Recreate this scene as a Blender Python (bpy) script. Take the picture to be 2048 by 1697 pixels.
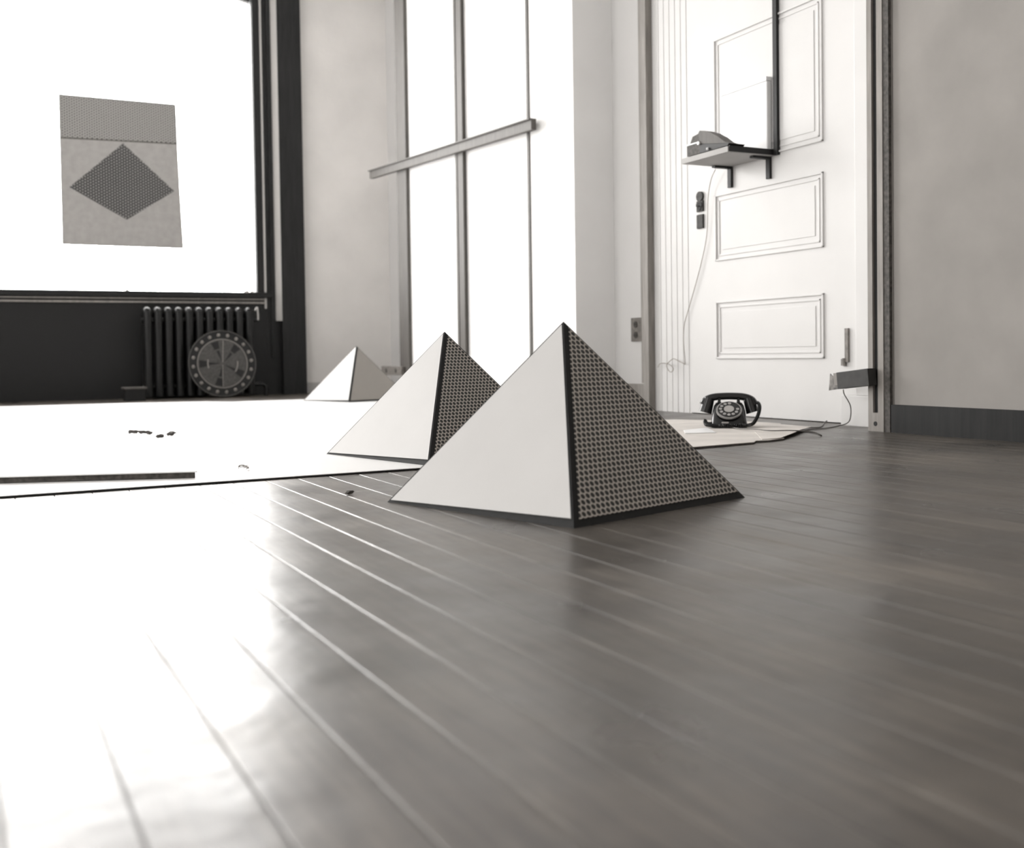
import bpy, bmesh, math, random
from mathutils import Vector, Matrix
for o in list(bpy.data.objects): bpy.data.objects.remove(o)
S = bpy.context.scene
C = S.collection
random.seed(7)

# ------------------------------------------------------------------ camera
F_PX, PITCH, ROLL, CY, YAW, CAM_H = 2157.94, .0272, -.0144, 767.71, .4699, .30
fw = Vector((math.sin(YAW), math.cos(YAW), 0)); rt = Vector((math.cos(YAW), -math.sin(YAW), 0)); up = Vector((0, 0, 1))
Fv = math.cos(PITCH)*fw - math.sin(PITCH)*up
Uv = math.cos(PITCH)*up + math.sin(PITCH)*fw
R2 = math.cos(ROLL)*rt + math.sin(ROLL)*Uv
U2 = -math.sin(ROLL)*rt + math.cos(ROLL)*Uv
cam = bpy.data.cameras.new('camera'); co = bpy.data.objects.new('camera', cam); C.objects.link(co)
co.matrix_world = Matrix(((R2.x, U2.x, -Fv.x, 0), (R2.y, U2.y, -Fv.y, 0), (R2.z, U2.z, -Fv.z, CAM_H), (0, 0, 0, 1)))
cam.sensor_fit = 'HORIZONTAL'; cam.sensor_width = 36; cam.lens = F_PX/2048*36
cam.shift_y = (CY-848.5)/2048
cam.clip_start = .05
cam.dof.use_dof = True; cam.dof.focus_distance = 2.95; cam.dof.aperture_fstop = 3.9
S.camera = co

# ------------------------------------------------------------------ world, light, exposure
SKY = 5.2          # the sky is brightest towards the back window
W = bpy.data.worlds.new('sky'); S.world = W; W.use_nodes = True
bg = W.node_tree.nodes['Background']; bg.inputs[0].default_value = (1, .985, .965, 1); bg.inputs[1].default_value = 7.0
nt_ = W.node_tree; tc_ = nt_.nodes.new('ShaderNodeTexCoord'); sp_ = nt_.nodes.new('ShaderNodeSeparateXYZ'); mr_ = nt_.nodes.new('ShaderNodeMapRange')
nt_.links.new(tc_.outputs['Generated'], sp_.inputs[0]); nt_.links.new(sp_.outputs[1], mr_.inputs[0]); mr_.inputs[1].default_value = .0; mr_.inputs[2].default_value = 1
mr_.inputs[3].default_value = SKY; mr_.inputs[4].default_value = SKY*4.2; nt_.links.new(mr_.outputs[0], bg.inputs[1])
S.view_settings.view_transform = 'Standard'; S.view_settings.look = 'None'
S.view_settings.exposure = 0; S.view_settings.gamma = 1
LEFT_X, BACK_Y, NEAR_Y, CEIL = -3.2, 8.75, -2.6, 3.7
WIN_L = [(.3, 3.1, .75, 3.2), (4.5, 6.5, .75, 3.2)]     # openings of the left wall (y0,y1,z0,z1)
WIN_B = (-1.2, 2.135, .83, 3.25)                                              # opening of the back wall (x0,x1,z0,z1)
def portal(loc, rot, sx, sy):
    l = bpy.data.lights.new('window_daylight', 'AREA'); l.shape = 'RECTANGLE'; l.size = sx; l.size_y = sy
    l.cycles.is_portal = True
    o = bpy.data.objects.new('window_daylight', l); C.objects.link(o); o.location = loc; o.rotation_euler = rot
for y0, y1, z0, z1 in WIN_L:
    portal((LEFT_X-.12, (y0+y1)/2, (z0+z1)/2), (0, -math.pi/2, 0), z1-z0, y1-y0)
portal(((WIN_B[0]+WIN_B[1])/2, BACK_Y+.25, (WIN_B[2]+WIN_B[3])/2), (-math.pi/2, 0, 0), WIN_B[1]-WIN_B[0], WIN_B[3]-WIN_B[2])

# ------------------------------------------------------------------ materials
def mat(name, col, rough=.6, noise=0, nscale=8, metal=0, stretch=None, bump=0, bscale=60, spec=.5):
    m = bpy.data.materials.new(name); m.use_nodes = True; nt = m.node_tree; b = nt.nodes['Principled BSDF']
    b.inputs['Roughness'].default_value = rough; b.inputs['Metallic'].default_value = metal
    b.inputs['Specular IOR Level'].default_value = spec
    b.inputs['Base Color'].default_value = (*col, 1)
    tc = nt.nodes.new('ShaderNodeTexCoord'); mp = nt.nodes.new('ShaderNodeMapping')
    nt.links.new(tc.outputs['Object'], mp.inputs[0])
    if stretch: mp.inputs['Scale'].default_value = stretch
    if noise:
        n = nt.nodes.new('ShaderNodeTexNoise'); n.inputs['Scale'].default_value = nscale; n.inputs['Detail'].default_value = 6
        nt.links.new(mp.outputs[0], n.inputs['Vector'])
        r = nt.nodes.new('ShaderNodeMapRange'); r.inputs[1].default_value = .3; r.inputs[2].default_value = .7
        r.inputs[3].default_value = 1-noise; r.inputs[4].default_value = 1+noise
        nt.links.new(n.outputs[0], r.inputs[0])
        v = nt.nodes.new('ShaderNodeVectorMath'); v.operation = 'SCALE'; v.inputs[0].default_value = col
        nt.links.new(r.outputs[0], v.inputs['Scale']); nt.links.new(v.outputs[0], b.inputs['Base Color'])
    if bump:
        n2 = nt.nodes.new('ShaderNodeTexNoise'); n2.inputs['Scale'].default_value = bscale; n2.inputs['Detail'].default_value = 4
        nt.links.new(mp.outputs[0], n2.inputs['Vector'])
        bp = nt.nodes.new('ShaderNodeBump'); bp.inputs['Strength'].default_value = bump; bp.inputs['Distance'].default_value = .01
        nt.links.new(n2.outputs[0], bp.inputs['Height']); nt.links.new(bp.outputs[0], b.inputs['Normal'])
    return m
def g(v, w=.0): return (v*(1+w), v, v*(1-w))
M = dict(
    gesso=mat('white_plaster', g(.86, .01), .8, .03, 3), white=mat('white_paint', g(.64, .015), .5, .03, 3), plaster=mat('plaster', g(.65, .035), .85, .07, 2.2, bump=.15, bscale=25),
    darkwood=mat('dark_stained_wood', g(.014), .5, .35, 5, stretch=(12, 12, 1), spec=.25), black=mat('black_paint', g(.010), .5, spec=.3),
    bead=mat('pale_parts_and_lit_edges', g(.42, .04), .4), iron=mat('black_iron', g(.007), .33, .3, 20, spec=.3),  # bead: pale parts, and light painted onto the window casing edges
    tan=mat('tan_wood', g(.23, .08), .55, .2, 6, stretch=(10, 10, 1)), grey=mat('grey_wood', g(.075, .10), .6, .2, 6, stretch=(10, 10, 1)),
    lightgrey=mat('light_grey_paint', g(.36, .03), .6, .1, 5), sheet=mat('white_paper', g(.74, .01), .5, .015, 4),
    panelwhite=mat('white_board', g(.54, .018), .55, .03, 5), pyrblack=mat('black_board', g(.011), .6, .2, 60, spec=.25),
    card=mat('cardboard', g(.60, .06), .7, .12, 7), phone=mat('black_bakelite', g(.008), .2), dialm=mat('dial_metal', g(.38, .03), .35, .25, 160, metal=.3),
    cable=mat('cable', g(.10, .08), .5), scrap=mat('dark_scrap', g(.06, .1), .7, .5, 80), disc=mat('tin_disc', g(.05, .06), .5, .35, 60),
    stud=mat('pale_stud', g(.20, .08), .5), pier=mat('tan_plaster', g(.28, .06), .8, .1, 4), ceil=mat('ceiling_paint', g(.72), .8), boxdark=mat('dark_painted_box', g(.022, .05), .6, .3, 40), foil=mat('crumpled_print', g(.16, .06), .35, .8, 50),
    enamel=mat('white_enamel', g(.86), .4), plate=mat('outlet_metal', g(.16, .09), .5, .3, 60), lockm=mat('lock_iron', g(.045, .05), .6, .4, 60, spec=.25),
    hole=mat('hole_black', g(.006), .7), printgrey=mat('print_paper', g(.32, .04), .7, .08, 20), cordpale=mat('cord_pale', g(.30, .1), .6))

def pattern_mat(name, pitch, rad, ground, dot, extra=None):
    m = bpy.data.materials.new(name); m.use_nodes = True; nt = m.node_tree; b = nt.nodes['Principled BSDF']
    b.inputs['Roughness'].default_value = .5
    def N(op, a, c=None):
        n = nt.nodes.new('ShaderNodeMath'); n.operation = op
        for i, x in enumerate((a, c)):
            if x is None: continue
            if isinstance(x, (int, float)): n.inputs[i].default_value = x
            else: nt.links.new(x, n.inputs[i])
        return n.outputs[0]
    uv = nt.nodes.new('ShaderNodeUVMap'); sp = nt.nodes.new('ShaderNodeSeparateXYZ'); nt.links.new(uv.outputs[0], sp.inputs[0])
    u, v = sp.outputs[0], sp.outputs[1]
    h = pitch*math.sqrt(3)/2
    def d(uu, vv):
        a = N('PINGPONG', uu, pitch/2); c = N('PINGPONG', vv, h)
        return N('SQRT', N('ADD', N('MULTIPLY', a, a), N('MULTIPLY', c, c)))
    dd = N('MINIMUM', d(u, v), d(N('ADD', u, pitch/2), N('ADD', v, h)))
    r = nt.nodes.new('ShaderNodeMapRange'); r.interpolation_type = 'SMOOTHSTEP'
    r.inputs[1].default_value = rad*.86; r.inputs[2].default_value = rad*1.14
    nt.links.new(dd, r.inputs[0])
    mx = nt.nodes.new('ShaderNodeMix'); mx.data_type = 'RGBA'; nt.links.new(r.outputs[0], mx.inputs[0])
    mx.inputs[6].default_value = (*dot, 1); mx.inputs[7].default_value = (*ground, 1)
    nt.links.new(mx.outputs[2], b.inputs['Base Color'])
    return m
SIDE, PH = .5187, .3653
NP = 40; PITCH_D = SIDE/NP
M['dots'] = pattern_mat('dotted_board', PITCH_D, PITCH_D*.385, g(.40, .10), g(.011))
M['dots_inv'] = pattern_mat('print_light_dots', .022, .0058, g(.015, .02), g(.32, .03))
M['dots_small'] = pattern_mat('print_dark_dots', .02, .0062, g(.34, .04), g(.03, .02))

def glass_mat():
    m = bpy.data.materials.new('window_glass'); m.use_nodes = True; nt = m.node_tree; nt.nodes.clear()
    o = nt.nodes.new('ShaderNodeOutputMaterial'); t = nt.nodes.new('ShaderNodeBsdfTransparent'); gl = nt.nodes.new('ShaderNodeBsdfGlossy')
    gl.inputs['Roughness'].default_value = .02; mx = nt.nodes.new('ShaderNodeMixShader'); mx.inputs[0].default_value = .06
    nt.links.new(t.outputs[0], mx.inputs[1]); nt.links.new(gl.outputs[0], mx.inputs[2]); nt.links.new(mx.outputs[0], o.inputs[0])
    return m
M['glass'] = glass_mat()

def floor_mat():
    m = bpy.data.materials.new('varnished_floor_boards'); m.use_nodes = True; nt = m.node_tree; b = nt.nodes['Principled BSDF']
    L = nt.links.new
    tc = nt.nodes.new('ShaderNodeTexCoord')
    def noise(scale, st, detail=5, rough=.55):
        mp = nt.nodes.new('ShaderNodeMapping'); mp.inputs['Scale'].default_value = st; L(tc.outputs['Object'], mp.inputs[0])
        n = nt.nodes.new('ShaderNodeTexNoise'); n.inputs['Scale'].default_value = scale; n.inputs['Detail'].default_value = detail
        n.inputs['Roughness'].default_value = rough; L(mp.outputs[0], n.inputs['Vector']); return n.outputs[0]
    def rng(x, a, c, lo, hi):
        r = nt.nodes.new('ShaderNodeMapRange'); r.inputs[1].default_value = a; r.inputs[2].default_value = c
        r.inputs[3].default_value = lo; r.inputs[4].default_value = hi; L(x, r.inputs[0]); return r.outputs[0]
    def mul(a, c):
        n = nt.nodes.new('ShaderNodeMath'); n.operation = 'MULTIPLY'; L(a, n.inputs[0]); L(c, n.inputs[1]); return n.outputs[0]
    grain = noise(9, (9, .6, 9), 8, .65); big = noise(1.3, (1.6, 1, 1)); worn = noise(5, (1, 1, 1), 4)
    # per board tone
    sx = nt.nodes.new('ShaderNodeSeparateXYZ'); L(tc.outputs['Object'], sx.inputs[0])
    q = nt.nodes.new('ShaderNodeMath'); q.operation = 'SNAP'; L(sx.outputs[0], q.inputs[0]); q.inputs[1].default_value = BW
    wn = nt.nodes.new('ShaderNodeTexWhiteNoise'); wn.noise_dimensions = '1D'; L(q.outputs[0], wn.inputs['W'])
    k = mul(mul(rng(grain, .3, .7, .6, 1.4), rng(big, .3, .7, .65, 1.35)), mul(rng(worn, .35, .65, .7, 1.3), rng(wn.outputs[0], 0, 1, .85, 1.15)))
    # dark knot
    dv = nt.nodes.new('ShaderNodeVectorMath'); dv.operation = 'DISTANCE'; L(tc.outputs['Object'], dv.inputs[0]); dv.inputs[1].default_value = (1.565, 1.954, 0)
    kn = rng(dv.outputs['Value'], .012, .016, .25, 1)
    k = mul(k, kn)
    v = nt.nodes.new('ShaderNodeVectorMath'); v.operation = 'SCALE'; v.inputs[0].default_value = g(FLOOR_V, .16); L(k, v.inputs['Scale'])
    L(v.outputs[0], b.inputs['Base Color'])
    L(rng(worn, .3, .7, FLOOR_R-.06, FLOOR_R+.1), b.inputs['Roughness'])
    b.inputs['Specular IOR Level'].default_value = FLOOR_S
    wav = noise(7, (1, 1, 1), 3); bp = nt.nodes.new('ShaderNodeBump'); bp.inputs['Strength'].default_value = .35; bp.inputs['Distance'].default_value = .006
    L(wav, bp.inputs['Height']); L(bp.outputs[0], b.inputs['Normal'])
    return m
BW, FLOOR_V, FLOOR_R, FLOOR_S = .0795, .060, .32, .52
M['floor'] = floor_mat()

# ------------------------------------------------------------------ mesh helpers
def box(bm, x0, x1, y0, y1, z0, z1, bev=0):
    vs = [bm.verts.new(p) for p in ((x0,y0,z0),(x1,y0,z0),(x1,y1,z0),(x0,y1,z0),(x0,y0,z1),(x1,y0,z1),(x1,y1,z1),(x0,y1,z1))]
    fs = [bm.faces.new([vs[i] for i in q]) for q in ((3,2,1,0),(4,5,6,7),(0,1,5,4),(1,2,6,5),(2,3,7,6),(3,0,4,7))]
    if bev:
        es = {e for f in fs for e in f.edges}
        bmesh.ops.bevel(bm, geom=list(es), offset=bev, segments=2, profile=.7, affect='EDGES')
def prism(bm, pts, off):
    """closed solid: polygon pts (3D, planar) extruded by vector off"""
    off = Vector(off); a = [bm.verts.new(p) for p in pts]; b = [bm.verts.new(Vector(p)+off) for p in pts]
    n = len(pts); bm.faces.new(a[::-1]); bm.faces.new(b)
    for i in range(n): bm.faces.new((a[i], a[(i+1) % n], b[(i+1) % n], b[i]))
def smooth_path(pts, n=8):
    P = [Vector(p) for p in pts]; P = [2*P[0]-P[1]] + P + [2*P[-1]-P[-2]]; out = []
    for i in range(1, len(P)-2):
        for k in range(n):
            t = k/n; a, b, c, d = P[i-1:i+3]
            out.append(.5*((2*b)+(c-a)*t+(2*a-5*b+4*c-d)*t*t+(3*b-a-3*c+d)*t**3))
    out.append(P[-2]); return out
def tube(bm, pts, r, seg=8, smooth=0, rad=None):
    P = smooth_path(pts, smooth) if smooth else [Vector(p) for p in pts]
    t0 = (P[1]-P[0]).normalized(); nrm = t0.orthogonal().normalized(); rings = []
    for i, p in enumerate(P):
        t = (P[min(i+1, len(P)-1)]-P[max(i-1, 0)]).normalized()
        nrm = (nrm - t*nrm.dot(t)).normalized(); bn = t.cross(nrm)
        rr = rad(i/(len(P)-1)) if rad else r
        rings.append([bm.verts.new(p+rr*(math.cos(a)*nrm+math.sin(a)*bn)) for a in [2*math.pi*k/seg for k in range(seg)]])
    for A, B in zip(rings, rings[1:]):
        for k in range(seg): bm.faces.new((A[k], A[(k+1) % seg], B[(k+1) % seg], B[k]))
    bm.faces.new(rings[0][::-1]); bm.faces.new(rings[-1])
def cyl(bm, c, axis, r, h, seg=24, r2=None):
    c = Vector(c); axis = Vector(axis).normalized(); n = axis.orthogonal().normalized(); b = axis.cross(n); r2 = r if r2 is None else r2
    A = [bm.verts.new(c+r*(math.cos(a)*n+math.sin(a)*b)) for a in [2*math.pi*k/seg for k in range(seg)]]
    B = [bm.verts.new(c+axis*h+r2*(math.cos(a)*n+math.sin(a)*b)) for a in [2*math.pi*k/seg for k in range(seg)]]
    for k in range(seg): bm.faces.new((A[k], A[(k+1) % seg], B[(k+1) % seg], B[k]))
    bm.faces.new(A[::-1]); bm.faces.new(B)
def ball(bm, c, r, sc=(1, 1, 1)):
    q = bmesh.ops.create_uvsphere(bm, u_segments=16, v_segments=10, radius=r)
    for v in q['verts']: v.co = Vector((v.co.x*sc[0], v.co.y*sc[1], v.co.z*sc[2])) + Vector(c)
def obj(name, bm, m, parent=None, shade=False):
    bmesh.ops.recalc_face_normals(bm, faces=bm.faces)
    me = bpy.data.meshes.new(name); bm.to_mesh(me); bm.free(); me.materials.append(m)
    if shade:
        for p in me.polygons: p.use_smooth = True
        try: me.set_sharp_from_angle(angle=math.radians(40))
        except Exception: pass
    o = bpy.data.objects.new(name, me); C.objects.link(o)
    if parent: o.parent = parent
    return o
def tag(o, label, cat, group=None):
    o['label'] = label; o['category'] = cat
    if group: o['group'] = group
    return o
def thing(name, label, cat, loc=(0, 0, 0), rz=0, group=None):
    o = bpy.data.objects.new(name, None); C.objects.link(o); o.location = loc; o.rotation_euler = (0, 0, rz)
    return tag(o, label, cat, group)
def struct(name, bm, m, parent=None, shade=False):
    o = obj(name, bm, m, parent, shade)
    if not parent: o['kind'] = 'structure'
    return o
def boxes(name, m, L, parent=None, bev=0, st=False):
    bm = bmesh.new()
    for b in L: box(bm, *b, bev)
    return struct(name, bm, m, parent) if st else obj(name, bm, m, parent)

# ------------------------------------------------------------------ room shell
RX = 3.28                      # wall to the right, farthest plane
# floor of long boards running along Y, each with eased edges
bm = bmesh.new(); xs = []; x = .173-BW*44
while x < 3.5:
    xs += [(x+.0003, -.0015), (x+.0007, -.0006), (x+.0025, 0), (x+BW-.0025, 0), (x+BW-.0007, -.0006), (x+BW-.0003, -.0015)]; x += BW
ra = [bm.verts.new((a, NEAR_Y, z)) for a, z in xs]; rb = [bm.verts.new((a, BACK_Y+.1, z)) for a, z in xs]
la = [bm.verts.new((xs[0][0], NEAR_Y, -.05)), bm.verts.new((xs[-1][0], NEAR_Y, -.05))]
lb = [bm.verts.new((xs[0][0], BACK_Y+.1, -.05)), bm.verts.new((xs[-1][0], BACK_Y+.1, -.05))]
for i in range(len(xs)-1): bm.faces.new((ra[i], ra[i+1], rb[i+1], rb[i]))
bm.faces.new((la[0], lb[0], lb[1], la[1])); bm.faces.new((la[0], ra[0], rb[0], lb[0])); bm.faces.new((la[1], lb[1], rb[-1], ra[-1]))
struct('floor', bm, M['floor'])
boxes('ceiling', M['ceil'], [(LEFT_X-.2, RX+.3, NEAR_Y-.2, BACK_Y+.3, CEIL, CEIL+.15)], st=True)
# back wall with its window opening
x0, x1, z0, z1 = WIN_B
boxes('wall_back', M['plaster'], [(x1, RX+.3, BACK_Y, BACK_Y+.3, 0, CEIL), (LEFT_X-.2, x0, BACK_Y, BACK_Y+.3, 0, CEIL),
      (x0, x1, BACK_Y, BACK_Y+.3, 0, z0), (x0, x1, BACK_Y, BACK_Y+.3, z1, CEIL)], st=True)
# left wall with three openings
L = []; py = NEAR_Y-.2
for y0, y1, a, b in WIN_L:
    L += [(LEFT_X-.25, LEFT_X, py, y0, 0, CEIL), (LEFT_X-.25, LEFT_X, y0, y1, 0, a), (LEFT_X-.25, LEFT_X, y0, y1, b, CEIL)]; py = y1
L.append((LEFT_X-.25, LEFT_X, py, BACK_Y+.3, 0, CEIL))
boxes('wall_left', M['plaster'], L, st=True)
boxes('wall_front', M['plaster'], [(LEFT_X, RX+.3, NEAR_Y-.25, NEAR_Y, 0, CEIL)], st=True)
for i, (y0, y1, a, b) in enumerate(WIN_L):
    w = boxes('window_%d' % (i+2), M['white'], [(LEFT_X-.14, LEFT_X-.08, y0, y0+.06, a, b), (LEFT_X-.14, LEFT_X-.08, y1-.06, y1, a, b),
        (LEFT_X-.14, LEFT_X-.08, y0+.06, y1-.06, a, a+.06), (LEFT_X-.14, LEFT_X-.08, y0+.06, y1-.06, b-.06, b), (LEFT_X-.14, LEFT_X-.08, y0+.06, y1-.06, (a+b)/2-.025, (a+b)/2+.025)], st=True)
    boxes('pane', M['glass'], [(LEFT_X-.112, LEFT_X-.108, y0+.03, y1-.03, a+.03, b-.03)], w)

# right side of the room: alcove plane, protruding partition, door recess, near pier
boxes('wall_right', M['white'], [(RX, RX+.2, 4.99, BACK_Y, 0, CEIL), (3.165, RX+.2, 4.605, 4.99, 0, CEIL),
      (3.20, RX+.2, 2.9, 4.605, 0, CEIL), (3.165, RX+.2, 4.3, 4.605, 2.25, CEIL)], st=True)
boxes('wall_pier', M['pier'], [(2.975, RX+.2, NEAR_Y, 2.8295, 0, CEIL)], st=True)
boxes('wall_partition', M['gesso'], [(2.92, RX-.001, 4.99, 7.53, 0, CEIL)], st=True)
boxes('wall_partition_end', M['gesso'], [(2.92, 3.17, 4.984, 4.9899, 0, CEIL)], st=True)

# window in the back wall: frame, sash, pale beads painted as if catching light, casing down to the floor, sill and apron
w1 = boxes('window_1', M['darkwood'], [(2.245, 2.278, BACK_Y-.03, BACK_Y, .30, 3.4), (2.322, 2.516, BACK_Y-.075, BACK_Y, 0, 3.4),
     (x0-.4, x0-.02, BACK_Y-.06, BACK_Y, 0, 3.4), (x0-.02, x1+.02, BACK_Y-.05, BACK_Y, z1, 3.4), (2.21, 2.246, BACK_Y-.015, BACK_Y, .3, 3.3)], st=True)
boxes('window_sash', M['black'], [(x1, 2.19, BACK_Y-.02, BACK_Y+.001, z0-.01, 3.3), (x1-.004, x1+.01, BACK_Y-.001, BACK_Y+.13, z0, z1), (x0, x0+.05, BACK_Y+.06, BACK_Y+.12, z0, z1),
     (x0+.05, x1, BACK_Y+.06, BACK_Y+.12, z1-.06, z1)], w1)
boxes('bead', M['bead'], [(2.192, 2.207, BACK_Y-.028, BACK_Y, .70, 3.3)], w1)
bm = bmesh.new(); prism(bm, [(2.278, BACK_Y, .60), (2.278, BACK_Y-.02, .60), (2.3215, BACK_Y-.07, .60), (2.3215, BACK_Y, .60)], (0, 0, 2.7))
obj('casing_bevel', bm, M['bead'], w1)  # pale tone paints the light caught by this bevel
boxes('pane', M['glass'], [(x0+.02, x1-.002, BACK_Y+.085, BACK_Y+.089, z0+.001, z1-.02)], w1)
boxes('window_sill', M['black'], [(x0-.1, 2.26, BACK_Y-.05, BACK_Y+.12, z0-.045, z0)], w1, .006)
boxes('sill_moulding', M['tan'], [(x0-.1, 2.20, BACK_Y-.030, BACK_Y-.001, .768, .779), (x0-.1, 2.20, BACK_Y-.030, BACK_Y-.001, .738, .753)], w1, .003)
boxes('wainscot', M['black'], [(x0-.1, 2.336, BACK_Y-.012, BACK_Y-.0005, 0, z0-.046)], w1)
boxes('baseboard_back', M['lightgrey'], [(2.517, RX, BACK_Y-.02, BACK_Y, 0, .09)], st=True)
# putty and torn paper specks on the sill
for k, (a, b) in enumerate(((2.04, .016), (2.085, .009), (1.13, .012))):
    bm = bmesh.new(); ball(bm, (a, BACK_Y-.045, z0+.004), b, (1.3, .7, .8))
    tag(obj('paint_flake', bm, M['sheet']), ['larger white flake at the right end of the dark window sill', 'smaller white flake at the far right end of the dark window sill', 'lone white flake at the left of the dark window sill'][k], 'flake', 'flakes on the window sill')

# ------------------------------------------------------------------ partition stiles and rail
boxes('trim_1', M['grey'], [(2.895, 2.921, 7.35, 7.535, .16, CEIL)], st=True)
boxes('trim_2', M['grey'], [(2.905, 2.921, 6.36, 6.49, 0, CEIL)], st=True)
boxes('trim_2_edge', M['grey'], [(2.897, 2.906, 6.452, 6.482, 0, CEIL), (2.893, 2.906, 6.352, 6.43, 0, CEIL)], st=True)
boxes('trim_3', M['grey'], [(2.912, 2.921, 5.478, 5.503, 0, CEIL)], st=True)
bm = bmesh.new()
for a, b, c, d_ in ((2.86, 2.8925, 0, .055), (2.845, 2.8925, .055, .062)):
    prism(bm, [(a, 5.35, 1.555+c), (a, 8.03, 1.685+c), (a, 8.03, 1.685+d_), (a, 5.35, 1.555+d_)], (b-a, 0, 0))
struct('trim_4', bm, M['grey'])

# door side: dark edge strips, fluted casing, door with panels, lock and hinge
boxes('trim_5', M['tan'], [(3.145, 3.164, 4.676, 4.700, .14, CEIL)], st=True)
bm = bmesh.new(); pts = [(3.164, 4.652), (3.125, 4.652), (3.125, 4.60)]
box(bm, 3.125, 3.164, 4.605, 4.652, 0, CEIL)
struct('trim_6', bm, M['tan'])
boxes('baseboard_right', M['tan'], [(3.14, 3.164, 4.672, 4.983, 0, .135)], st=True)
bm = bmesh.new(); y = 4.30; box(bm, 3.165, 3.20, 4.295, 4.604, 0, 2.3)
for k in range(6): box(bm, 3.1625, 3.166, 4.312+k*.047, 4.348+k*.047, 0, 2.3, .0015)
struct('trim_7', bm, M['white'])
d = boxes('door_1', M['white'], [(3.16, 3.20, 3.10, 4.29, .004, 2.2)], st=True)
for a, b in ((.265, .533), (.722, 1.03), (1.155, 1.75)):
    bm = bmesh.new(); y0, y1 = 3.376, 4.088
    for t, dp in ((0, .008), (.022, .004)):
        for q in ((y0+t, y1-t, a+t, a+t+.008), (y0+t, y1-t, b-t-.008, b-t), (y0+t, y0+t+.008, a+t, b-t), (y1-t-.008, y1-t, a+t, b-t)):
            box(bm, 3.16-dp, 3.161, *q, .002)
    obj('panel_moulding', bm, M['white'], d)
    boxes('door_panel', M['white'], [(3.157, 3.161, y0+.05, y1-.05, a+.05, b-.05)], d, .001)
lk = boxes('lock_plate', M['lockm'], [(3.150, 3.160, 4.176, 4.225, .888, .955), (3.150, 3.160, 4.176, 4.225, .968, 1.02)], d, .003)
bm = bmesh.new(); cyl(bm, (3.160, 4.20, 1.04), (-1, 0, 0), .024, .012); obj('lock_boss', bm, M['lockm'], lk)
bm = bmesh.new(); cyl(bm, (3.1505, 4.19, 1.0), (-1, 0, 0), .012, .004, 16); cyl(bm, (3.1505, 4.212, 1.0), (-1, 0, 0), .012, .004, 16); cyl(bm, (3.1505, 4.2, .985), (-1, 0, 0), .012, .004, 16); obj('keyhole', bm, M['hole'], lk)
bm = bmesh.new(); box(bm, 3.150, 3.160, 3.236, 3.254, .25, .385); cyl(bm, (3.150, 3.258, .235), (0, 0, 1), .008, .03, 10); box(bm, 3.150, 3.16, 3.255, 3.275, .235, .262)
obj('door_hinge', bm, M['plate'], d)
boxes('trim_8', M['white'], [(3.09, 3.159, 3.03, 3.215, 0, .12), (3.105, 3.159, 3.03, 3.15, .12, 2.3)], st=True, bev=.004)
# slotted strip and dark edge on the near pier
bm = bmesh.new()
box(bm, 2.955, 2.985, 2.912, 2.935, 0, CEIL); box(bm, 2.955, 2.985, 2.861, 2.888, 0, CEIL); box(bm, 2.955, 2.985, 2.888, 2.912, 0, .068); box(bm, 2.972, 3.2, 2.83, 2.934, .0, CEIL)
struct('trim_9', bm, M['tan'])
bm = bmesh.new(); box(bm, 2.965, 2.9725, 2.8885, 2.9115, .0685, CEIL)
cyl(bm, (2.956, 2.9, .028), (-1, 0, 0), .0085, .002, 20)
struct('trim_10', bm, M['hole'])
boxes('trim_11', M['scrap'], [(2.958, 2.984, 2.834, 2.860, 0, CEIL)], st=True)
boxes('baseboard_near', M['darkwood'], [(2.958, 2.9745, NEAR_Y, 2.829, 0, .1)], st=True)

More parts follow.
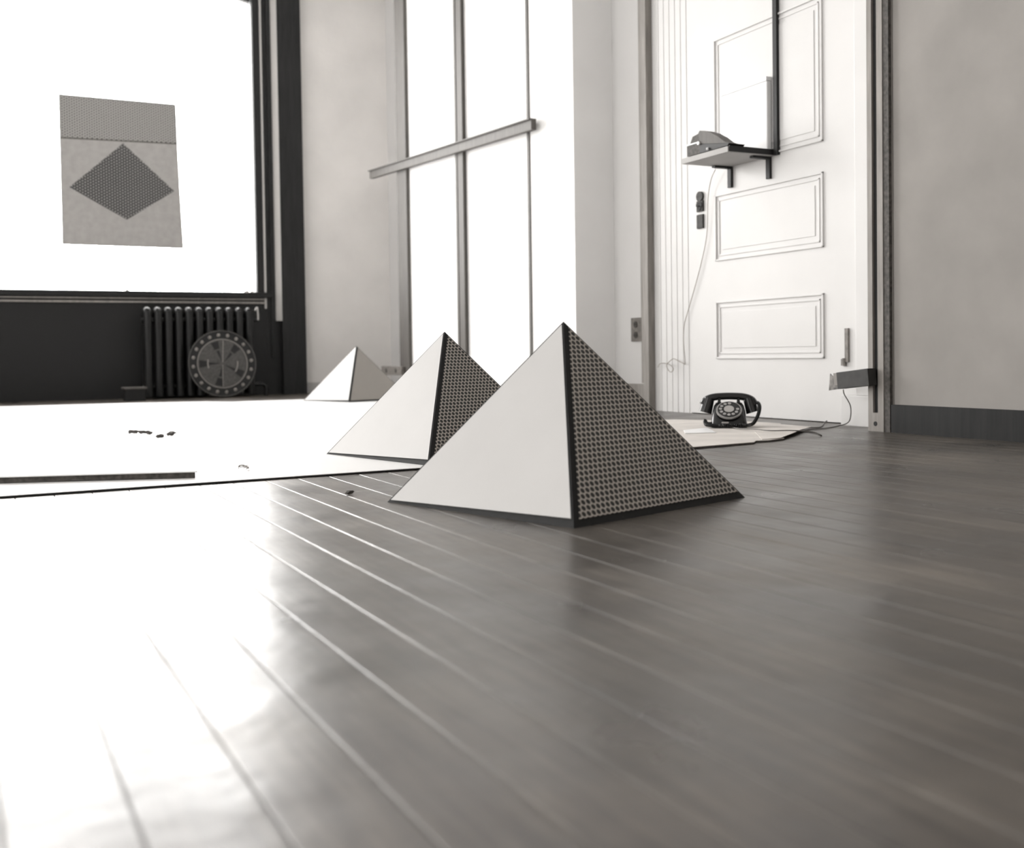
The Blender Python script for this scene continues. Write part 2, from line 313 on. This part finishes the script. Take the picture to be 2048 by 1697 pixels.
# ------------------------------------------------------------------ pyramids
def pyramid(x, y, yaw, z, label):
    root = thing('pyramid', label, 'pyramid', (x, y, z), 0, 'board pyramids standing in a row on the floor')
    c = [Vector((SIDE/math.sqrt(2)*math.cos(yaw+k*math.pi/2), SIDE/math.sqrt(2)*math.sin(yaw+k*math.pi/2), 0)) for k in range(4)]
    A = Vector((0, 0, PH)); bm = bmesh.new()
    vs = [bm.verts.new(p) for p in c]; a = bm.verts.new(A)
    for k in range(4): bm.faces.new((vs[k], vs[(k+1) % 4], a))
    bm.faces.new(vs[::-1]); obj('pyramid_body', bm, M['pyrblack'], root)
    for k in range(4):
        P, Q = c[k], c[(k+1) % 4]; e = (Q-P).normalized(); mid = (P+Q)/2; upv = (A-mid).normalized(); n = e.cross(upv)
        if n.z < 0: n = -n
        H = (A-mid).length; pat = k % 2 == 1
        # insets measured perpendicular to each edge: left, right, base
        dl, dr, db = (PITCH_D*.93, PITCH_D*.40, PITCH_D*1.15) if pat else (.0055, .0045, .0055)
        def line_pts(dl, dr, db, db2):
            s3 = math.sqrt(3)
            def at(u, v): return (u, v)
            # left edge offset: v = s3*u - 2*dl ; right edge: v = s3*(S-u) - 2*dr ; base v=db..db2
            res = []
            uL = (db+2*dl)/s3; res.append((uL, db))
            # base line from db at left to db2 at right
            m_ = (db2-db)/SIDE; uR = (s3*SIDE-2*dr-(db-m_*uL))/(s3+m_); res.append((uR, db-m_*uL+m_*uR))
            ut = (s3*SIDE-2*dr+2*dl)/(2*s3); res.append((ut, s3*ut-2*dl)); return res
        uvp = line_pts(dl, dr, db, db if pat else .018)  # taller black base strip also paints the shadow below the white panel
        pts = [P+e*u+upv*v+n*.0004 for u, v in uvp]
        bm = bmesh.new(); prism(bm, pts, n*.0012); uvl = bm.loops.layers.uv.new('UVMap')
        for f in bm.faces:
            for l in f.loops: q = l.vert.co-P; l[uvl].uv = (q.dot(e), q.dot(upv))
        o = obj('dotted_panel' if pat else 'white_panel', bm, M['dots'] if pat else M['panelwhite'], root)
        o['label'] = 'grey panel printed with rows of black dots' if pat else 'plain white triangular panel'
    return root
pyramid(1.094, 1.9182, 2.6597, 0, 'nearest and largest looking pyramid with white and black-dotted faces, on bare floor boards')
pyramid(1.2889, 2.9799, 2.6015, .0055, 'middle pyramid, partly hidden by the nearest one, standing on the white sheet edge')
pyramid(2.3726, 6.9866, 2.6575, .0055, 'farthest small pyramid by the grey wall at the back of the white sheet')

# ------------------------------------------------------------------ things on the floor
def slab(name, pts, t, m, label, cat, z=0.0, group=None, wav=None):
    bm = bmesh.new(); prism(bm, [(p[0], p[1], z) for p in pts], (0, 0, t))
    return tag(obj(name, bm, m), label, cat, group)
PS = [(-1.3, 2.58), (.31, 2.618), (1.063, 2.634), (1.62, 2.64), (2.86, 6.6), (2.86, 7.32), (2.09, 7.40), (1.75, 7.42), (1.62, 7.36), (1.48, 7.58), (1.2, 7.70), (.95, 7.76), (-.4, 7.9)]
ps = slab('paper_sheet', PS, .0034, M['pyrblack'], 'huge white sheet spread over the floor under two pyramids', 'sheet', .0005)  # black underlayer paints the shadow line below the sheet's edge
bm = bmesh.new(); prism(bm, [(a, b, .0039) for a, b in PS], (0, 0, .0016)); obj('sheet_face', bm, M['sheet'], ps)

# white board pile at left
bd = slab('foam_board', [(.503, 2.727), (.30, 2.80), (-.55, 3.10), (-.2, 4.25), (.45, 4.10), (.521, 3.83)], .014, M['scrap'], 'thick white board lying on the white sheet at the left', 'board', .0058)  # dark base layer paints the gap shadow under the white board
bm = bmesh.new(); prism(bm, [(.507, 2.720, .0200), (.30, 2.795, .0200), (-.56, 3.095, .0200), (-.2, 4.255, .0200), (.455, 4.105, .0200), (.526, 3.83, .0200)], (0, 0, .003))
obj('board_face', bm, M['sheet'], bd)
def crumple(name, pts, r, m, label, cat, seed, group=None):
    random.seed(seed); bm = bmesh.new()
    for p in pts:
        q = bmesh.ops.create_icosphere(bm, subdivisions=2, radius=r)
        for v in q['verts']:
            k = 1+random.uniform(-.45, .35); v.co = Vector((v.co.x*k*1.5, v.co.y*k, v.co.z*k*.7)) + Vector(p)
    mz = min(v.co.z for v in bm.verts)
    for v in bm.verts: v.co.z += .0056-mz
    return tag(obj(name, bm, m), label, cat, group)
G_ = 'scraps on the white sheet'
crumple('scrap', [(.59, 4.53, .01), (.602, 4.50, .01)], .009, M['scrap'], 'dark rounded scrap, leftmost of the scraps on the white sheet', 'scrap', 1, G_)
crumple('scrap', [(.618, 4.46, .01), (.626, 4.445, .010), (.636, 4.43, .011), (.645, 4.415, .008)], .008, M['scrap'], 'long dark curled scrap right beside the leftmost round one', 'scrap', 2, G_)
crumple('scrap', [(.648, 4.21, .005), (.655, 4.215, .005)], .008, M['scrap'], 'thin brownish scrap, nearest of the pair right of the dark ones', 'scrap', 3, G_)
crumple('scrap', [(.70, 4.29, .005), (.712, 4.30, .008)], .009, M['scrap'], 'slanted brownish scrap, rightmost of the scraps at the back', 'scrap', 4, G_)
bm = bmesh.new(); random.seed(5)
for k in range(5):
    a = random.uniform(0, 6.28); p0 = Vector((.652, 2.852, .010)); pts = [p0+Vector((math.cos(a+i*.9)*.008*(1+.2*i), math.sin(a+i*.9)*.03, .003*math.sin(i*2+k)+.003)) for i in range(5)]
    tube(bm, pts, .0011, 5, 3)
for v in bm.verts: v.co.z = max(v.co.z, .0056)
tag(obj('wire_scrap', bm, M['tan']), 'small tangled pale curl of wire near the front edge of the white sheet', 'wire scrap')
crumple('wood_chip', [(.741, 2.244, 0)], .007, M['scrap'], 'tiny dark chip on the floor boards left of the nearest pyramid', 'chip', 9).location.z = -.0056

# block at far left by the wall
bt = thing('wooden_block', 'small dark block with a pale top near the wall at the far left', 'block', (1.13, 8.30, 0))
boxes('block_body', M['black'], [(-.09, .05, -.07, .07, 0, .085)], bt, .004); boxes('block_top', M['grey'], [(-.10, .06, -.08, .08, .0855, .10)], bt, .003)

# ------------------------------------------------------------------ radiator
rad = thing('radiator', 'black cast iron column radiator under the big window', 'radiator', (1.22, 8.58, 0))
bm = bmesh.new(); sp = .0768
tube(bm, [(.03, -.045, .02), (.03, -.045, .60), (.03, -.030, .655), (.03, 0, .672), (.03, .030, .655), (.03, .045, .60), (.03, .045, .02)], .031, 14, 5)
cyl(bm, (-.008, 0, .09), (1, 0, 0), .022, .0768, 14); cyl(bm, (-.008, 0, .60), (1, 0, 0), .02, .0768, 14)
sec = obj('radiator_section', bm, M['iron'], rad, True)
for k in range(1, 11):
    s = sec.copy(); C.objects.link(s); s.parent = rad; s.location.x = k*sp
bm = bmesh.new(); tube(bm, [(.835, 0, .6), (.87, 0, .6), (.885, 0, .62), (.885, 0, .665)], .010, 10, 4); vv = obj('radiator_valve', bm, M['iron'], rad, True)
bm = bmesh.new(); tube(bm, [(.845, -.045, .675), (.862, -.045, .70), (.868, -.045, .64), (.868, -.045, .60)], .006, 8, 4); obj('valve_handle', bm, M['bead'], vv, True)
bm = bmesh.new(); tube(bm, [(.835, 0, .09), (.90, 0, .09), (.93, 0, .07), (.93, 0, 0)], .016, 10, 4); obj('supply_pipe', bm, M['iron'], rad, True)

# round decorated disc leaning on the radiator
dc = thing('round_disc', 'round tin disc with a ring of pale studs leaning on the radiator', 'disc', (1.775, 8.41, .0))
R_ = .258; tilt = Matrix.Rotation(math.radians(-8), 4, 'X'); off = Vector((0, 0, R_+.002))
def P2(r, a, dz=0): return (tilt @ Vector((r*math.cos(a), -dz, r*math.sin(a)))) + off
def ringmesh(bm, r0, r1, d0, d1, n=72):
    R4 = [[bm.verts.new(P2(r, 2*math.pi*k/n, d)) for k in range(n)] for r, d in ((r0, d0), (r1, d0), (r1, d1), (r0, d1))]
    for A, B in zip(R4, R4[1:]+R4[:1]):
        for k in range(n): bm.faces.new((A[k], A[(k+1) % n], B[(k+1) % n], B[k]))
ax = tilt @ Vector((0, -1, 0))
bm = bmesh.new(); cyl(bm, P2(0, 0, 0), ax, R_, .006, 72); obj('disc_plate', bm, M['hole'], dc)
bm = bmesh.new(); ringmesh(bm, R_-.008, R_, .006, .014); obj('disc_rim', bm, M['disc'], dc)
bm = bmesh.new(); cyl(bm, P2(0, 0, .0062), ax, .190, .003, 64); obj('disc_centre', bm, M['disc'], dc)
bm = bmesh.new(); ringmesh(bm, .186, .192, .0092, .0115); obj('inner_ring', bm, M['stud'], dc)
for k, deg in enumerate((108, 48, 180, 258, 330)):
    a = math.radians(deg); bm = bmesh.new()
    prism(bm, [P2(.02, a-.05, .0094), P2(.105, a-.10, .0094), P2(.105, a+.10, .0094), P2(.02, a+.05, .0094)], ax*.001)
    prism(bm, [P2(.118, a-.16, .0094), P2(.178, a-.17, .0094), P2(.178, a+.17, .0094), P2(.118, a+.16, .0094)], ax*.001)
    obj('dark_spoke', bm, M['hole'], dc)
for pts, r in (([P2(.01, 1.5, .011), P2(.18, 1.5, .011)], .0035), ([P2(.01, -1.6, .011), P2(.18, -1.6, .011)], .0028),
               ([P2(.112, a, .011) for a in (2.85, 3.0, 3.14, 3.3, 3.45)], .005), ([P2(.115, a, .011) for a in (-.6, -.4, -.2, 0, .15)], .005)):
    bm = bmesh.new(); tube(bm, pts, r, 6); obj('raised_line', bm, M['stud'], dc)
for k in range(20):
    bm = bmesh.new(); q = bmesh.ops.create_icosphere(bm, subdivisions=2, radius=.0145); a = 2*math.pi*(k+.3)/20; random.seed(k)
    for v in q['verts']: v.co = Vector((v.co.x*random.uniform(.7, 1.1), v.co.y*.35, v.co.z)) + P2(.222, a, .008)
    obj('stud', bm, M['stud'], dc)

# ------------------------------------------------------------------ art print hanging in the window
pr = thing('art_print', 'grey print with a dotted dark triangle hanging in front of the bright window', 'print', (1.1, BACK_Y-.015, 1.17))
def on_px(x, y):      # metres on the print's plane, from its lower right corner region
    return (x, y)
def pprism(name, pts, y, m, t=.0008):
    bm = bmesh.new(); prism(bm, [(a, y, b) for a, b in pts], (0, -t, 0)); uvl = bm.loops.layers.uv.new('UVMap')
    for f in bm.faces:
        for l in f.loops: l[uvl].uv = (l.vert.co.z, l.vert.co.x)
    return obj(name, bm, m, pr)
pprism('print_paper', [(-.42, .0), (.463, -.004), (.455, .2), (.445, .45), (.437, .70), (.428, 1.12), (-.42, 1.12)], 0, M['printgrey'])
tri = [(.400, .447), (.045, .195), (-.36, .195), (-.36, .70), (.03, .79)]
pprism('printed_triangle', [(.400, .443), (.045, .205), (-.36, .43), (.03, .785)], -.0010, M['dots_inv'], .0004)
pprism('printed_band', [(-.42, .80), (.433, .818), (.428, 1.12), (-.42, 1.12)], -.0010, M['dots_small'], .0004)
pprism('printed_line', [(-.42, .790), (.434, .808), (.433, .818), (-.42, .80)], -.0010, M['scrap'], .0005)

# ------------------------------------------------------------------ wall fittings
def outlet(loc, w, h, d, sideways, label):
    o = thing('electrical_outlet', label, 'outlet', loc)
    boxes('cover_plate', M['plate'], [(-d, 0, -w/2, w/2, -h/2, h/2)], o, .004)
    for s in (-1, 1):
        c = (0, s*w*.24, 0) if sideways else (0, 0, s*h*.22)
        bm = bmesh.new(); cyl(bm, (-d-.0005, c[1], c[2]), (-1, 0, 0), .017, .003, 20); sk = obj('socket', bm, M['scrap'], o)
        bm = bmesh.new()
        for q in (-1, 1):
            if sideways: box(bm, -d-.0045, -d-.0030, c[1]-.007, c[1]+.007, c[2]+q*.007-.0015, c[2]+q*.007+.0015)
            else: box(bm, -d-.0045, -d-.0030, c[1]+q*.007-.0015, c[1]+q*.007+.0015, c[2]-.007, c[2]+.007)
        obj('slot', bm, M['hole'], sk)
    return o
outlet((3.165, 4.772, .42), .095, .125, .006, False, 'upright metal double outlet on the white wall right of the nearest pyramid top')
outlet((2.894, 7.645, .19), .42, .066, .03, True, 'long low outlet box at the foot of the grey stile above the farthest pyramid')

# shelf on the door
sh = thing('wall_shelf', 'short bracketed wooden shelf fixed high on the white door', 'shelf', (3.158, 3.82, 1.144))
boxes('shelf_board', M['lightgrey'], [(-.255, 0, -.150, .178, 0, .024)], sh, .002)
boxes('shelf_end', M['black'], [(-.25, 0, -.156, -.1505, .002, .026)], sh)
for yy in (-.115, .150):
    bm = bmesh.new(); box(bm, -.012, 0, yy-.013, yy+.013, -.095, -.0005, .002); box(bm, -.10, -.0115, yy-.013, yy+.013, -.010, -.0005, .002)
    obj('shelf_bracket', bm, M['black'], sh)
boxes('shelf_upright_and_shadow', M['black'], [(-.016, 0, -.182, -.158, .0, .85)], sh)  # thin upright and the shadow beside it, built as one black strip
# wedge-shaped machine along the shelf front
mc = thing('desk_machine', 'small black machine with a sloping grey hood on the front of the shelf', 'machine', (2.905, 3.82, 1.1685))
bm = bmesh.new(); prism(bm, [(.004, -.140, .004), (.004, .055, .004), (.004, .055, .045), (.004, -.150, .012)], (.085, 0, 0)); obj('machine_body', bm, M['black'], mc)
bm = bmesh.new(); prof = [(-.150, .0125), (.052, .0455), (.060, .092), (.050, .102), (.02, .096), (-.03, .078), (-.08, .052), (-.125, .022)]
prism(bm, [(.002, a, b) for a, b in prof], (.050, 0, 0)); obj('machine_hood', bm, M['grey'], mc)
bm = bmesh.new(); prism(bm, [(.004, .0555, .004), (.004, .145, .004), (.004, .145, .050), (.004, .0555, .050)], (.08, 0, 0)); obj('machine_side', bm, M['scrap'], mc)
bm = bmesh.new(); prism(bm, [(.001, .057, .0505), (.001, .150, .0505), (.001, .150, .056), (.001, .057, .056)], (.085, 0, 0)); obj('machine_lip', bm, M['enamel'], mc)
bm = bmesh.new(); prism(bm, [(.012, .0565, .0565), (.012, .135, .0565), (.012, .115, .088), (.012, .062, .095)], (.06, 0, 0)); obj('machine_head', bm, M['scrap'], mc)
bm = bmesh.new(); cyl(bm, (.004, .055, .048), (-1, 0, 0), .008, .008, 14); obj('machine_knob', bm, M['enamel'], mc)
bm = bmesh.new(); ball(bm, (-.001, -.010, .012), .006); obj('machine_knob', bm, M['enamel'], mc)
for fx, fy in ((.015, -.12), (.015, .13), (.075, -.12), (.075, .13)):
    bm = bmesh.new(); cyl(bm, (fx, fy, 0), (0, 0, 1), .006, .0045, 10); obj('machine_foot', bm, M['black'], mc)
wb = thing('white_panel', 'plain white upright panel standing on the shelf behind the black machine', 'panel', (3.128, 3.685, 1.1685))
boxes('panel_body', M['enamel'], [(0, .026, 0, .32, 0, .30)], wb, .006)
boxes('panel_rib', M['enamel'], [(-.002, .028, .0, .32, .3005, .32)], wb, .003)

# ------------------------------------------------------------------ junction box and torn print by the door jamb
jb = thing('junction_box', 'dark oblong box fixed low across the jamb right of the door', 'box', (2.955, 2.86, .172)); jb.rotation_euler = (math.radians(-6), 0, 0)
boxes('box_case', M['boxdark'], [(-.042, -.001, .03, .188, 0, .062)], jb, .002)
boxes('box_end', M['tan'], [(-.040, -.002, .1882, .206, .014, .061)], jb, .001)
bm = bmesh.new(); random.seed(3); pts = [(3.03, 3.212, .140), (3.03, 3.165, .146), (3.03, 3.118, .150), (3.03, 3.118, .172), (3.03, 3.15, .180), (3.03, 3.18, .188), (3.03, 3.205, .206)]
prism(bm, pts, (-.004, 0, 0)); tag(obj('torn_card', bm, M['foil']), 'torn triangular scrap of mottled card sticking out left of the dark box', 'card')

# ------------------------------------------------------------------ telephone
ph = thing('telephone', 'black rotary desk telephone standing on cardboard by the white door', 'telephone', (2.64, 3.345, .0073), -.660); ph.scale = (.95, .95, .95)
bm = bmesh.new()
prof = [(.0, .073, -.085, .085), (.012, .073, -.085, .085), (.030, .070, -.074, .080), (.060, .066, -.042, .070), (.085, .060, -.012, .060), (.097, .052, .003, .050)]
rings = []
for z, hx, ya, yb in prof:
    ring = []
    for k in range(24):
        a = 2*math.pi*k/24; ca, sa = math.cos(a), math.sin(a); p = .35
        ring.append(bm.verts.new((hx*math.copysign(abs(ca)**p, ca), (ya+yb)/2+(yb-ya)/2*math.copysign(abs(sa)**p, sa), z)))
    rings.append(ring)
for A, B in zip(rings, rings[1:]):
    for k in range(24): bm.faces.new((A[k], A[(k+1) % 24], B[(k+1) % 24], B[k]))
bm.faces.new(rings[0][::-1]); bm.faces.new(rings[-1]); pb = obj('telephone_body', bm, M['phone'], ph, True)
nrm = Vector((0, -.62, .78)).normalized(); c0 = Vector((0, -.043, .0665))
bm = bmesh.new(); cyl(bm, c0, nrm, .051, .007, 40); dl = obj('dial_plate', bm, M['dialm'], ph)
bm = bmesh.new(); n0 = nrm.orthogonal().normalized(); b0 = nrm.cross(n0); cc = c0+nrm*.0075
cyl(bm, cc, nrm, .045, .003, 40); dw = obj('finger_wheel', bm, M['phone'], ph)
bm = bmesh.new()
for k in range(10):
    a = .6+k*.53; cyl(bm, cc+nrm*.0031+0.034*(math.cos(a)*n0+math.sin(a)*b0), nrm, .0066, .0006, 16)
obj('finger_hole', bm, M['dialm'], dw)
bm = bmesh.new(); cyl(bm, cc+nrm*.0031, nrm, .020, .0018, 28); obj('dial_card', bm, M['bead'], dw)
bm = bmesh.new(); box(bm, -.030, -.002, -.0872, -.0850, .019, .025); obj('number_strip', bm, M['bead'], ph)
bm = bmesh.new()
for s in (-1, 1):
    prism(bm, [(s*.031, -.004, .090), (s*.047, -.004, .090), (s*.042, -.004, .116), (s*.034, -.004, .116)], (0, .012, 0))
    prism(bm, [(s*.031, .044, .090), (s*.047, .044, .090), (s*.042, .044, .116), (s*.034, .044, .116)], (0, .012, 0))
    box(bm, min(s*.031, s*.047), max(s*.031, s*.047), -.004, .056, .088, .100, .002)
obj('cradle', bm, M['phone'], ph)
bm = bmesh.new()
hp = [(-.098, .026, .088), (-.088, .026, .108), (-.060, .026, .120), (-.02, .026, .1235), (.02, .026, .1235), (.060, .026, .120), (.088, .026, .108), (.098, .026, .088)]
tube(bm, hp, .011, 14, 5, rad=lambda t: .0145+.008*abs(2*t-1)**3)
for s in (-1, 1):
    ax_ = Vector((-s*-.25, -.05, -1)); cyl(bm, (s*.078, .026, .116), Vector((s*.30, -.08, -1)), .021, .062, 22, .027)
hs = obj('handset', bm, M['phone'], ph, True)
bm = bmesh.new(); path = smooth_path([(.104, .02, .10), (.118, .01, .094), (.122, -.012, .078), (.117, -.03, .055), (.106, -.05, .032), (.088, -.075, .014), (.05, -.098, .011), (0, -.104, .011), (-.05, -.10, .011), (-.078, -.085, .012), (-.092, -.06, .014), (-.096, -.03, .026), (-.088, -.015, .014), (-.066, .0, .012)], 24)
hel = []; nv = Vector((0, 0, 1)); ang = 0
for i, p in enumerate(path):
    t = (path[min(i+1, len(path)-1)]-path[max(i-1, 0)]).normalized(); nv = (nv-t*nv.dot(t)).normalized(); bv = t.cross(nv)
    rr = 0 if i < 14 else .0058
    for sub in range(3):
        if i+1 < len(path):
            q = p.lerp(path[i+1], sub/3); ang += .62; hel.append(q+rr*(math.cos(ang)*nv+math.sin(ang)*bv))
for q in hel: q.z = max(q.z, .003)
tube(bm, hel, .0021, 5); obj('coiled_cord', bm, M['phone'], ph, True)

# cardboard under it, slip of paper, cables
t = .006
CS = [(1.72, 2.67), (2.0, 2.705), (2.258, 2.735), (2.30, 2.775), (2.35, 2.768), (2.44, 2.80), (2.56, 3.02), (2.70, 3.16), (2.92, 3.37), (2.90, 3.62), (2.74, 3.86), (2.35, 3.95)]
cs = slab('cardboard_sheet', CS, .0045, M['scrap'], 'pale cardboard sheet lying under the telephone with a ragged front corner', 'cardboard', .0005)  # dark base layer paints the shade under the lifted cardboard edge
bm = bmesh.new(); prism(bm, [(a, b, .005) for a, b in CS], (0, 0, .002)); obj('cardboard_face', bm, M['card'], cs)

bm = bmesh.new(); ou = [(2.337, 2.790), (2.416, 2.79), (2.576, 2.904), (2.68, 2.99), (2.835, 3.104), (2.871, 3.249), (2.875, 3.337), (2.72, 3.25), (2.56, 3.10)]
zz = [.0072, .0085, .012, .012, .010, .0072, .0072, .0072, .0072]
A_ = [bm.verts.new((p[0], p[1], z)) for p, z in zip(ou, zz)]; B_ = [bm.verts.new((p[0], p[1], z+.0014)) for p, z in zip(ou, zz)]
n = len(ou); ca = bm.verts.new((2.64, 3.08, .0074)); cb = bm.verts.new((2.64, 3.08, .0120))
for i in range(n):
    j = (i+1) % n; bm.faces.new((A_[i], A_[j], B_[j], B_[i])); bm.faces.new((B_[i], B_[j], cb)); bm.faces.new((A_[j], A_[i], ca))
tag(obj('cardboard_sheet', bm, M['card']), 'smaller wavy sheet overlapping the cardboard on the right, under the cable', 'cardboard')
slab('paper_slip', [(2.374, 3.275), (2.520, 3.325), (2.400, 3.115), (2.290, 3.150)], .0025, M['enamel'], 'narrow white paper slip on the cardboard left of the telephone', 'paper', .0075)
def cord(name, pts, r, m, label, cat='cable'):
    bm = bmesh.new(); tube(bm, pts, r, 7, 8); return tag(obj(name, bm, m, None, True), label, cat)
lc = cord('line_cord', [(2.60, 3.30, .012), (2.57, 3.20, .011), (2.53, 3.06, .018), (2.52, 2.96, .019), (2.58, 2.92, .019), (2.63, 2.87, .014), (2.645, 2.845, .003), (2.70, 2.93, .003), (2.76, 3.06, .003), (2.90, 3.10, .003), (3.02, 3.16, .003), (3.06, 3.14, .02), (3.03, 3.10, .08), (2.96, 3.06, .13), (2.945, 3.05, .149)], .0021, M['cable'], 'thin cable looping from the telephone over the cardboard up to the dark box')
for k_ in ('label', 'category'): del lc[k_]
bpy.context.view_layer.update(); lc.parent = ph; lc.matrix_parent_inverse = ph.matrix_world.inverted()
cord('cable_end', [(2.905, 3.34, .0025), (2.88, 3.20, .0025), (2.91, 3.15, .0025), (3.0, 3.22, .0025), (3.10, 3.32, .003), (3.135, 3.34, .01)], .0022, M['cable'], 'short dark cable lying on the floor at the foot of the white door')
cord('shelf_cord', [(3.13, 4.05, 1.143), (3.135, 4.09, 1.10), (3.145, 4.127, 1.015), (3.15, 4.145, .852), (3.15, 4.20, .70), (3.15, 4.284, .528), (3.148, 4.325, .44), (3.148, 4.336, .359), (3.146, 4.322, .25), (3.146, 4.335, .243), (3.14, 4.40, .265), (3.14, 4.425, .262), (3.12, 4.44, .235), (3.12, 4.42, .205), (3.12, 4.393, .204), (3.13, 4.40, .222), (3.14, 4.456, .240), (3.14, 4.52, .243), (3.15, 4.56, .225)], .0020, M['cordpale'], 'pale cord hanging from the shelf down beside the door with a curl at its end')
